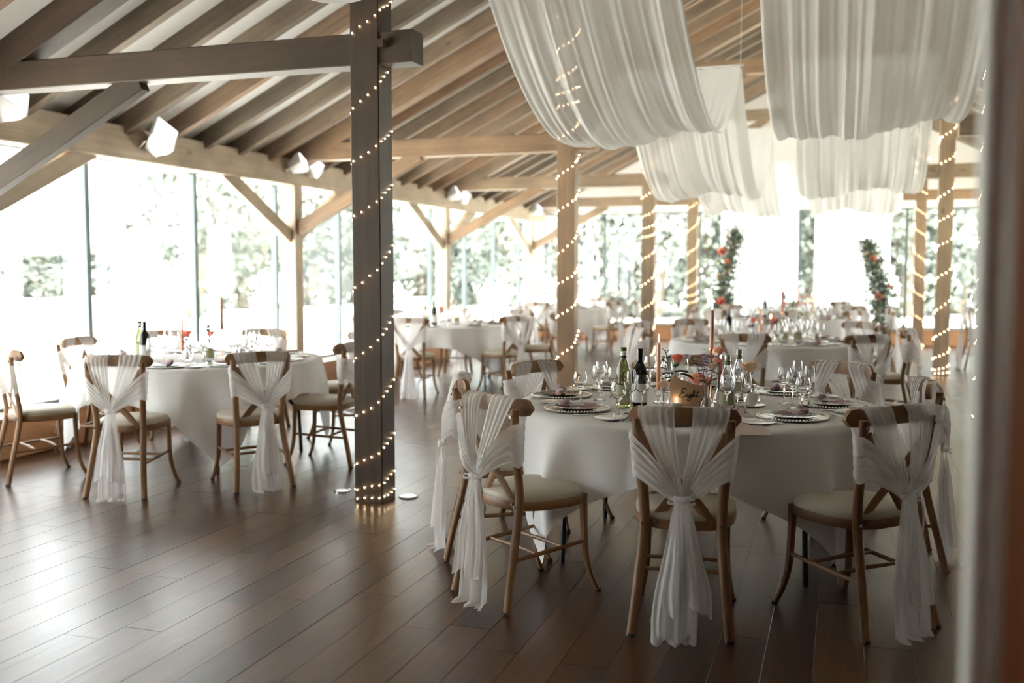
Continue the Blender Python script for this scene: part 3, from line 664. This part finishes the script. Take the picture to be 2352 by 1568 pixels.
# bottles
def bottle(prof,gm,extra):
    b=MB(); b.lathe(prof,gm,28); return [('glass_body',b,60)]+extra
wp=[(0,.002),(.030,0),(.0365,.006),(.0375,.02),(.0375,.15),(.034,.185),(.022,.225),(.0155,.25),(.0145,.285),(.0155,.288),(.0155,.298),(.0135,.30),(0,.30)]
e=[]
b=MB(); b.lathe([(.0381,.035),(.0381,.125)],'label_white',28); e.append(('label',b,60)); b=MB(); b.lathe([(.0162,.252),(.0152,.272),(.0162,.301),(0,.302)],'black_glass',20); e.append(('foil',b,60))
bp_=[(0,.002),(.030,0),(.0365,.006),(.0375,.02),(.0375,.185),(.034,.205),(.020,.225),(.0145,.24),(.0140,.285),(.0155,.288),(.0155,.298),(.0135,.30),(0,.30)]
red=proto('red_wine_bottle','bottle',bottle(bp_,'black_glass',e))
e=[]; b=MB(); b.lathe([(.0381,.03),(.0381,.115)],'label_olive',28); e.append(('label',b,60)); b=MB(); b.lathe([(.0160,.25),(.0152,.262)],'cap',20); b.lathe([(.0153,.262),(.0156,.282)],'label_white',20); b.lathe([(.0162,.284),(.0166,.303),(0,.304)],'label_green',20); e.append(('foil',b,60))
white=proto('white_wine_bottle','bottle',bottle(wp,'green_glass',e))
sp=[(0,.002),(.032,0),(.038,.006),(.040,.02),(.040,.12),(.036,.16),(.022,.20),(.0145,.225),(.0135,.255),(.0135,.262),(.0125,.262),(.0125,.225),(.020,.20),(.034,.16),(.038,.12),(.038,.02),(.03,.008),(0,.008)]
e=[]; b=MB(); b.lathe([(.0406,.03),(.0406,.095)],'label_olive',28); e.append(('label',b,60)); b=MB(); b.lathe([(.0152,.225),(.0148,.247)],'label_green',20); b.lathe([(.0148,.250),(.0152,.272),(.013,.276),(0,.276)],'foil_cap',20); e.append(('cap',b,60))
watb=proto('sparkling_water_bottle','bottle',bottle(sp,'crystal',e))
def table_bottles(key,pts):
    tx,ty,td=TABLES[key]
    for (p,x,y,nm_) in pts: p.put((tx+x,ty+y,TZ),0,'%s standing on %s'%(nm_,td),'bottles on the tables')
table_bottles('A',[(white,-.324,-.253,'green white-wine bottle'),(red,-.237,-.273,'dark red-wine bottle with white label'),(watb,.183,-.20,'front clear water bottle with green label'),(watb,.205,.146,'rear clear water bottle with green label')])
table_bottles('B',[(white,-.33,-.30,'green white-wine bottle'),(red,-.24,-.36,'dark red-wine bottle'),(watb,.22,-.22,'clear water bottle with green label')])
table_bottles('C',[(white,-.12,-.25,'green white-wine bottle'),(red,-.0,-.25,'dark red-wine bottle'),(watb,.2,.0,'clear water bottle')])
table_bottles('D',[(red,.1,-.2,'dark red-wine bottle'),(watb,.25,.1,'clear water bottle')])
table_bottles('E',[(red,-.36,.05,'dark red-wine bottle'),(watb,.18,-.30,'left clear water bottle'),(watb,.31,-.22,'right clear water bottle')])
table_bottles('F',[(red,-.36,.05,'dark red-wine bottle'),(white,.05,-.25,'green white-wine bottle'),(watb,.22,-.1,'clear water bottle')])
table_bottles('G',[(red,-.3,.05,'dark red-wine bottle'),(white,.2,-.1,'green white-wine bottle')])
# candles
def candle(wax,hb,ht,hold,rb=.0115):
    """hb: base of the candle, ht its top; hold 'glass' | 'copper'"""
    parts=[]; b=MB()
    if hold=='glass': b.lathe([(0,0),(.034,0),(.036,.004),(.014,.012),(.009,.02),(.016,.03),(.009,.04),(.009,hb-.02),(.018,hb-.012),(.017,hb+.008),(.0125,hb+.008),(.0125,hb),(0,hb)],'crystal',20)
    else: b.lathe([(0,0),(.040,0),(.042,.003),(.008,.008),(.004,.016),(.0035,hb-.05),(.006,hb-.035),(.0145,hb-.02),(.0150,hb+.02),(.0128,hb+.02),(.0128,hb),(0,hb)],'copper',20)
    parts.append(('holder',b,50)); b=MB(); b.lathe([(0,hb),(rb,hb),(rb*.78,ht-.01),(rb*.55,ht),(0,ht-.001)],wax,16); parts.append(('candle',b,60))
    b=MB(); b.tube([(0,0,ht-.002),(.001,0,ht+.008)],.0009,'wick',n=4); parts.append(('wick',b,60))
    b=MB(); b.lathe([(0,ht+.004),(.0035,ht+.009),(.0052,ht+.018),(.0038,ht+.032),(.0015,ht+.044),(0,ht+.05)],'flame',10); parts.append(('flame',b,180))
    return proto('taper_candle','candle',parts)
c1=candle('peach_wax',.07,.310,'glass'); c2=candle('rose_wax',.25,.472,'copper',.0125); c3=candle('rust_wax',.10,.216,'glass')
def cput(p,key,x,y,d): tx,ty,td=TABLES[key]; p.put((tx+x,ty+y,TZ),0,'%s on %s'%(d,td),'lit taper candles')
cput(c1,'A',-.185,-.037,'peach taper candle in a glass holder'); cput(c2,'A',.053,.224,'tall dusky-rose taper candle in a copper holder'); cput(c3,'A',.103,.20,'short rust-red taper candle')
cput(c1,'B',-.10,-.10,'peach taper candle in a glass holder'); cput(c2,'B',.12,.10,'tall dusky-rose taper candle in a copper holder')
cput(c1,'E',-.05,-.02,'peach taper candle'); cput(c2,'E',.14,.15,'tall dusky-rose taper candle'); cput(c3,'E',.05,-.1,'short rust-red taper candle')
cput(c2,'F',-.25,.1,'left tall taper candle'); cput(c2,'F',.1,.15,'middle tall taper candle'); cput(c1,'F',.3,-.1,'peach taper candle'); cput(c1,'C',.1,.1,'peach taper candle'); cput(c2,'G',.3,.1,'tall taper candle'); cput(c2,'G',-.15,.1,'left tall taper candle')
# flowers
def rose(b,c,r,mt,tilt=(0,0,1)):
    c=Vector(c); q=Vector(tilt).to_track_quat('Z','Y')
    for k in range(15):
        a0=k*2.4; lay=k/14; rr=r*(.18+.82*lay); op=.35+.95*lay; h=r*(1.75-.55*lay); w=1.0+.2*lay
        def fn(u,v,a0=a0,rr=rr,op=op,h=h,w=w):
            a=a0+(u-.5)*2*w; rad=rr*(.25+.75*sin(min(1,v*1.1)*PI/2))*(.85+.0*u)+(rr*.25*op*max(0,v-.6)*2); z=h*(v-.35)-.25*rr*op*max(0,v-.75)*2-.1*r*abs(u-.5)
            return c+q@Vector((rad*cos(a),rad*sin(a),z))
        b.grid(fn,6,5,mt)
    b.ball(c+q@Vector((0,0,-r*.25)),r*.35,'stem',8,5)
def leafb(b,p,d,ln,mt='leaf',w=.45):
    p=Vector(p); d=Vector(d).normalized(); s=d.cross(Vector((0,0,1))); s=s.normalized() if s.length>.01 else Vector((1,0,0)); n=s.cross(d)
    b.grid(lambda u,v:p+d*(ln*v)+s*((u-.5)*ln*w*2*sin(PI*min(.999,v)**.8)*.6)+n*(ln*(.12*abs(u-.5)*2-.25*v*v)),4,6,mt)
def vase(h,rb,rn,rt):
    b=MB(); o=[(0,.0),(rb*.9,0),(rb,.006),(rb*.95,h*.25),(rn*1.3,h*.62),(rn,h*.8),(rt,h)]; i=[(rt-.0015,h),(rn-.002,h*.8),(rn*1.3-.002,h*.62),(rb*.95-.002,h*.25),(rb-.003,.008),(0,.007)]
    b.lathe(o+i,'crystal',20); return b
def bunch(label,loc,V,flowers,leaves,group='flower vases on the tables',ret=False):
    t=thing('flower_vase',label,'vase',loc,0,group)
    V.obj('vase',t,smooth=60); b=MB(); f=MB(); lf=MB()
    for (x,y,z,r,mt) in flowers:
        b.tube([(x*.1,y*.1,.012),(x*.4,y*.4,z*.5),(x,y,z-r*.3)],.0016,'stem',n=5)
        if mt in('lilac','lilac_pale','blossom_white'):
            random.seed(int(abs(x)*1e4)+3)
            for k in range(46 if mt!='blossom_white' else 12):
                q=Vector((random.gauss(0,.38)*r,random.gauss(0,.38)*r,random.gauss(0,.62)*r)); rr=r*.30 if mt!='blossom_white' else r*.3
                for a in range(4): aa=a*PI/2+k; f.grid(lambda u,v:Vector((x,y,z))+q+Vector((cos(aa),sin(aa),.25*v))*(rr*v)+Vector((-sin(aa),cos(aa),0))*((u-.5)*rr*.9*sin(PI*(.15+.8*v))),1,2,mt)
        else: rose(f,(x,y,z),r,mt,(x*2,y*2-.35,.8))
    for (x,y,z,dx,dy,dz,ln) in leaves: leafb(lf,(x,y,z),(dx,dy,dz),ln)
    b.obj('stem',t,smooth=60); f.obj('blossom',t,smooth=80)
    if leaves: lf.obj('leaves',t,smooth=80)
    return t
bunch('single cream rose in a small clear bud vase left of the wooden sign',(-.831,4.873,TZ),vase(.08,.034,.012,.014),[(.005,-.005,.115,.029,'rose_cream')],[])
bunch('coral rose with dark leaves in a bud vase behind the wooden sign',(-.825,5.126,TZ),vase(.10,.030,.012,.014),[(.025,0,.222,.032,'rose_coral'),(-.035,.01,.25,.012,'blossom_white'),(-.04,0,.28,.01,'blossom_white')],
   [(.01,0,.16,1,0,.25,.07),(.0,0,.15,-.7,-.3,.2,.055),(.015,-.01,.18,.3,-.6,.6,.06),(.04,0,.15,1,-.2,-.1,.075),(-.01,0,.13,-1,0,0,.05),(-.03,0,.2,-.6,0,.8,.04),(-.035,0,.225,.7,0,.6,.035),(-.03,0,.17,-.8,-.2,.5,.04),(0,-.01,.12,-.3,-1,0,.05),(-.037,0,.26,-.5,0,.8,.028),(-.037,0,.255,.5,0,.8,.028),(-.03,0,.235,-1,0,.3,.03)])
bunch('lilac and cream blossoms in a slim clear vase right of the wooden sign',(-.629,4.972,TZ),vase(.115,.036,.009,.014),[(-.02,0,.205,.05,'lilac'),(-.005,.02,.245,.04,'lilac_pale'),(.03,-.01,.205,.022,'rose_cream'),(-.055,0,.235,.03,'blossom_white')],
   [(.0,0,.13,-1,0,.4,.035),(.01,0,.13,.9,0,.8,.045),(.0,-.01,.12,.4,-.6,.4,.04),(.015,0,.15,.8,.2,.9,.03)])
bunch('pale pink sprig in a clear vase behind the rust-red candle',(-.60,5.23,TZ),vase(.10,.030,.010,.013),[(.0,0,.26,.028,'rose_peach'),(-.005,0,.30,.02,'blossom_white'),(-.012,.0,.21,.022,'rose_peach')],[(0,0,.15,.8,0,.7,.04),(0,0,.14,-.8,0,.7,.04)])
bunch('open peach roses low behind the wooden sign',(-.725,5.30,TZ),vase(.06,.034,.02,.022),[(.0,0,.095,.045,'rose_peach'),(.05,.02,.09,.03,'rose_peach')],[])
bunch('blown pale peach rose between the two water bottles',(-.43,5.33,TZ),vase(.09,.03,.012,.014),[(-.02,0,.165,.045,'rose_cream')],[])
for key,dx,dy,n in [('B',-.02,-.15,'left'),('B',.16,-.12,'right'),('C',0,-.05,'single'),('D',.1,.05,'single'),('E',-.12,-.12,'left'),('E',.05,.1,'right'),('F',-.1,.0,'left'),('F',.18,.1,'right'),('G',.05,0,'single'),('H',0,0,'single')]:
    tx,ty,td=TABLES[key]
    bunch('%s posy of coral rose and lilac in a glass vase on %s'%(n,td),(tx+dx,ty+dy,TZ),vase(.10,.032,.012,.015),[(.01,0,.19,.034,'rose_coral'),(-.03,0,.15,.035,'lilac'),(.045,.01,.16,.03,'blossom_white')],[(0,0,.13,.9,0,.5,.05),(0,0,.12,-.9,0,.6,.05),(0,0,.14,.2,-.6,.9,.04)])
# extra vase with white blossom branch on table B
tx,ty,td=TABLES['B']; bunch('clear vase with a green sprig by the right-hand glasses on %s'%td,(tx+.42,ty-.15,TZ),vase(.13,.035,.012,.015),[(.0,0,.25,.02,'blossom_white'),(-.04,0,.21,.015,'blossom_white')],[(0,0,.14,.4,0,.9,.05),(0,0,.17,-.5,0,.9,.05),(0,0,.2,.3,0,.9,.04)])
# cup and saucer, tea light, sign, runner, gauze
t=thing('tea_cup','white china tea cup on a saucer right of the water bottles','cup',(-.43,5.12,TZ+.006))
b=MB(); b.lathe([(0,0),(.022,0),(.024,.006),(.036,.025),(.041,.05),(.042,.062),(.0405,.062),(.039,.05),(.034,.026),(.02,.006),(0,.005)],'china',28); b.obj('cup',t,smooth=60)
b=MB(); b.tube([(.038,0,.052),(.055,0,.052),(.062,0,.036),(.052,0,.02),(.034,0,.018)],.0035,'china',n=8); b.obj('handle',t)
sidep.put((-.43,5.12,TZ-.001),0,'white saucer under the tea cup','white side plates')
t=thing('tea_light','glass tea-light holder glowing at the foot of the wooden sign','candle',(-.782,4.99,TZ))
b=MB(); b.lathe([(0,0),(.026,0),(.03,.01),(.03,.05),(.0285,.05),(.0285,.012),(0,.008)],'crystal',20); b.obj('holder',t,smooth=60)
b=MB(); b.lathe([(0,.009),(.022,.009),(.022,.022),(0,.022)],'white_wax',20); b.obj('candle',t); b=MB(); b.lathe([(0,.022),(.004,.03),(.003,.042),(0,.05)],'flame',8); b.obj('flame',t,smooth=180)
PXM=.0003633; t=thing('table_sign','torn-edged wooden sign hand-lettered Eight on the foreground table','sign',(-.735,5.03,TZ),math.radians(14))
Q=[(885,1405),(890,1200),(870,1195),(905,1020),(960,965),(1000,1005),(1060,1040),(1130,1055),(1180,1085),(1250,1105),(1395,1108),(1370,1230),(1345,1330),(1322,1405)]
b=MB(); mi=b.mi('sign_wood'); n=len(Q)
for yy in (-.006,.006):
    for (x,y) in Q: b.v.append(Vector(((x-1130)*PXM,yy+.0,(1405-y)*PXM)))
b.face(tuple(range(n)),[(q[0]*PXM,q[1]*PXM) for q in Q],mi); b.face(tuple(reversed(range(n,2*n))),[(q[0]*PXM,q[1]*PXM) for q in reversed(Q)],mi)
for i in range(n): j=(i+1)%n; b.face((j,i,i+n,j+n),[(0,0)]*4,mi)
b.obj('board',t,smooth=0)
ST=[[(1122,1178),(1108,1160),(1080,1155),(1056,1172),(1052,1198),(1072,1210),(1090,1205),(1060,1215),(1030,1238),(1022,1262),(1045,1278),(1085,1275),(1112,1258),(1128,1236),(1126,1262),(1140,1272),(1158,1262)],
 [(1186,1240),(1165,1234),(1150,1250),(1160,1266),(1180,1254),(1188,1238),(1184,1275),(1168,1312),(1146,1326),(1130,1312),(1146,1288),(1180,1268),(1205,1250),(1228,1212),(1230,1188),(1216,1184),(1208,1215),(1204,1268),(1218,1244),(1232,1246),(1232,1266),(1246,1270),(1262,1240),(1280,1190),(1264,1245),(1266,1270),(1290,1266)],[(1240,1224),(1265,1216),(1296,1214)],[(1132,1212),(1136,1206)]]
b=MB()
for s_ in ST:
    r3=[((x-1130)*PXM,-.0072,(1405-y)*PXM) for x,y in s_]; k=max(4,len(r3)*4)
    b.tube([cr(r3,i/k) for i in range(k+1)],.0019,'ink',n=5)
b.obj('lettering',t,smooth=60)
b=MB(); b.grid(lambda u,v:(-.11+.22*u+.01*sin(v*9),-.95+1.95*v,TZ+.0008+.0012*abs(sin(u*9+v*14))),10,60,'runner')
o=b.obj('table_runner',None,(-.56,5.06,0),math.radians(12),smooth=180); 
for v in o.data.vertices:
    d=math.hypot(v.co.x*1.0,v.co.y)
    if d>.86: v.co.z=TZ+.0008; v.co.x*=.86/d; v.co.y*=.86/d
tag(o,'dusty pink runner lying across the foreground table','runner')
b=MB(); b.grid(lambda u,v:(.14*(u-.5)*2*(1-.2*v),.16*(v-.5),.004+.030*max(0,sin(PI*u))*sin(PI*v)*(.7+.3*sin(9*u))),24,16,'gauze')
tag(b.obj('gauze_cloth',None,(-.66,4.86,TZ),.2,smooth=180),'crumpled beige gauze heaped before the wooden sign','cloth')
# ------------------------------------------------------------ broken floral arch
def arch(label,x,y,h,lean,seed,roses):
    random.seed(seed); t=thing('floral_pillar',label,'flowers',(x,y,0),0,'floral pillars of the broken arch')
    def ctr(v): return Vector((lean*(v**2.2)*.9-.08*lean*sin(PI*v),0,h*v))
    b=MB(); b.tube([ctr(k/10) for k in range(11)],.012,'black_metal',n=6); b.obj('stand',t)
    b=MB(); 
    for k in range(2000):
        v=random.uniform(.22,1); wdt=.21*(1.05-.5*v)*(1 if random.random()<.85 else 1.6); c=ctr(v)+Vector((random.gauss(0,wdt*.6),random.gauss(0,wdt*.6),random.gauss(0,.03)))
        d=Vector((random.gauss(0,1)+lean*v,random.gauss(0,1),random.gauss(.3,.8))); leafb(b,c,d,random.uniform(.05,.10),'eucalyptus',.36)
    for k in range(26):
        v=random.uniform(.4,1); c=ctr(v); d=Vector((random.uniform(-1,1)+lean*1.2*v,random.uniform(-.6,.6),random.uniform(.2,.9))).normalized()
        b.tube([c,c+d*.12,c+d*.22+Vector((0,0,-.01))],.002,'stem',n=3)
        for q in range(6): leafb(b,c+d*(.06+.03*q),d+Vector((random.uniform(-1,1),0,random.uniform(-1,1))),.045,'eucalyptus',.3)
    stuff(b.obj('foliage',t,smooth=80)); f=MB()
    for (v,dx,r,mt) in roses: rose(f,ctr(v)+Vector((dx,-.13,0)),r,mt,(0,-1,.3))
    for k in range(24):
        v=random.uniform(.25,.95); rose(f,ctr(v)+Vector((random.gauss(0,.09),-.10,0)),random.uniform(.018,.035),random.choice(['blossom_white','rose_cream','blossom_white']),(0,-1,.3))
    f.obj('roses',t,smooth=80)
arch('left floral pillar of greenery and coral roses before the backdrop',-1.95,17.3,2.12,.25,2,[(.82,-.13,.07,'rose_coral'),(.74,-.02,.05,'rose_peach'),(.62,-.10,.05,'rose_cream'),(.42,-.02,.07,'rose_coral')])
arch('right floral pillar of greenery and coral roses before the backdrop',.64,17.1,1.9,-.32,6,[(.85,.0,.055,'rose_coral'),(.62,.14,.04,'rose_peach'),(.53,-.06,.06,'rose_coral'),(.26,-.05,.03,'rose_coral')])
# ------------------------------------------------------------ outdoors
b=MB(); b.box(-90,90,-60,120,-.3,-.17,'lawn',ch=.01); struct(b.obj('lawn'))
b=MB(); b.box(-11.5,-6.45,-5,27,-.2,-.08,'paving',ch=.02); b.box(-11.5,9,20.55,26,-.2,-.08,'paving',ch=.02); struct(b.obj('terrace'))
def tree_proto(seed):
    random.seed(seed); t=thing('garden_tree','x','tree')
    b=MB(); b.tube([(0,0,0),(.05,.02,.2),(0,0,.45),(.04,0,.7)],[.035,.026,.018,.008],'bark',n=8)
    for k in range(7): a=k*2.4; b.tube([(0,0,.25+.05*k),(.15*cos(a),.15*sin(a),.42+.05*k)],[.012,.004],'bark',n=5)
    b.obj('trunk',t)
    b=MB(); bl=[(random.gauss(0,.17),random.gauss(0,.17),random.uniform(.10,.86)) for _ in range(34)]
    for (x,y,z) in bl:
        r=random.uniform(.09,.17)*(1.2-.5*abs(z-.5))
        for k in range(210):
            d=Vector((random.gauss(0,1),random.gauss(0,1),random.gauss(0,1))).normalized(); p=Vector((x,y,z))+d*r*random.uniform(.7,1.05)
            q=Vector((random.gauss(0,1),random.gauss(0,1),random.gauss(0,1))).normalized(); s_=q.cross(d).normalized()*.013; q=q*.018
            i=len(b.v); b.v+= [p-s_,p+q,p+s_,p-q]; b.face((i,i+1,i+2,i+3),[(0,0)]*4,b.mi('garden_leaf'))
    stuff(b.obj('foliage',t,smooth=0)); return Proto(t)
TP=[tree_proto(21),tree_proto(33)]
def tree(px,d,h,w,k,lb):
    a=math.atan((px-1176)/2287)-ca; dd=d/cos(math.atan((px-1176)/2287)); x=dd*sin(a); y=dd*cos(a)
    o=TP[k%2].put((x,y,-.17),px*.7,lb,'trees beyond the windows'); o.scale=(w,w,h)
T=[(440,33,9,7.5,'large spreading'),(560,40,9.5,7,'tall loose'),(60,58,3.6,12,'low distant'),(210,62,3.2,12,'low far-off'),(700,44,7.5,8,'mid-sized'),(820,48,6.5,9,'rounded'),(960,60,4.2,14,'low broad'),(1090,46,5.6,8,'small rounded'),
   (1190,40,8,7,'upright'),(1290,34,8.5,7.5,'dense'),(1400,37,9,8,'tall dense'),(1500,33,8,8,'broad dense'),(1610,38,9,8,'dark tall'),(1730,36,8,8,'bushy'),(1850,36,8.5,8,'light bushy'),(1960,40,8.5,9,'wide'),(2080,34,8.5,8,'dense green'),(2200,36,9,8.5,'tall rounded'),(2330,38,8,9,'spreading')]
pos=['behind the left table bottles','right of the large tree','at the far left edge','seen by the first window bar','left of the nearest post','just behind the nearest post','right of the nearest post','between second and third wall posts','by the corner of the window walls','left of the second fairy-lit post','right of the second fairy-lit post','behind the third fairy-lit post','behind the fourth fairy-lit post','behind the left backdrop curtain','between the backdrop curtains','behind the right backdrop curtain','behind the right floral pillar','beyond the right-hand posts','behind the doorway edge']
for i,((px,d,h,w,n_),ps) in enumerate(zip(T,pos)): tree(px,d,h,w,i,'%s pale green tree in the garden %s'%(n_,ps))
PB=MB(); PB.lathe([(0,0),(.04,0),(.04,1.07),(.03,1.09),(0,1.10)],'white_plastic',14); t=thing('garden_post','x','post'); PB.obj('post',t); b=MB(); b.lathe([(0,0),(.07,0),(.07,.02),(.04,.03)],'white_plastic',14); b.obj('base',t)
GP=Proto(t)
for i,(px,nm_) in enumerate([(405,'left'),(490,'middle'),(583,'right')]):
    a=math.atan((px-1176)/2287)-ca; dd=14/cos(math.atan((px-1176)/2287)); GP.put((dd*sin(a),dd*cos(a),-.08),0,'%s of three white posts on the terrace beyond the left table'%nm_,'white terrace posts')
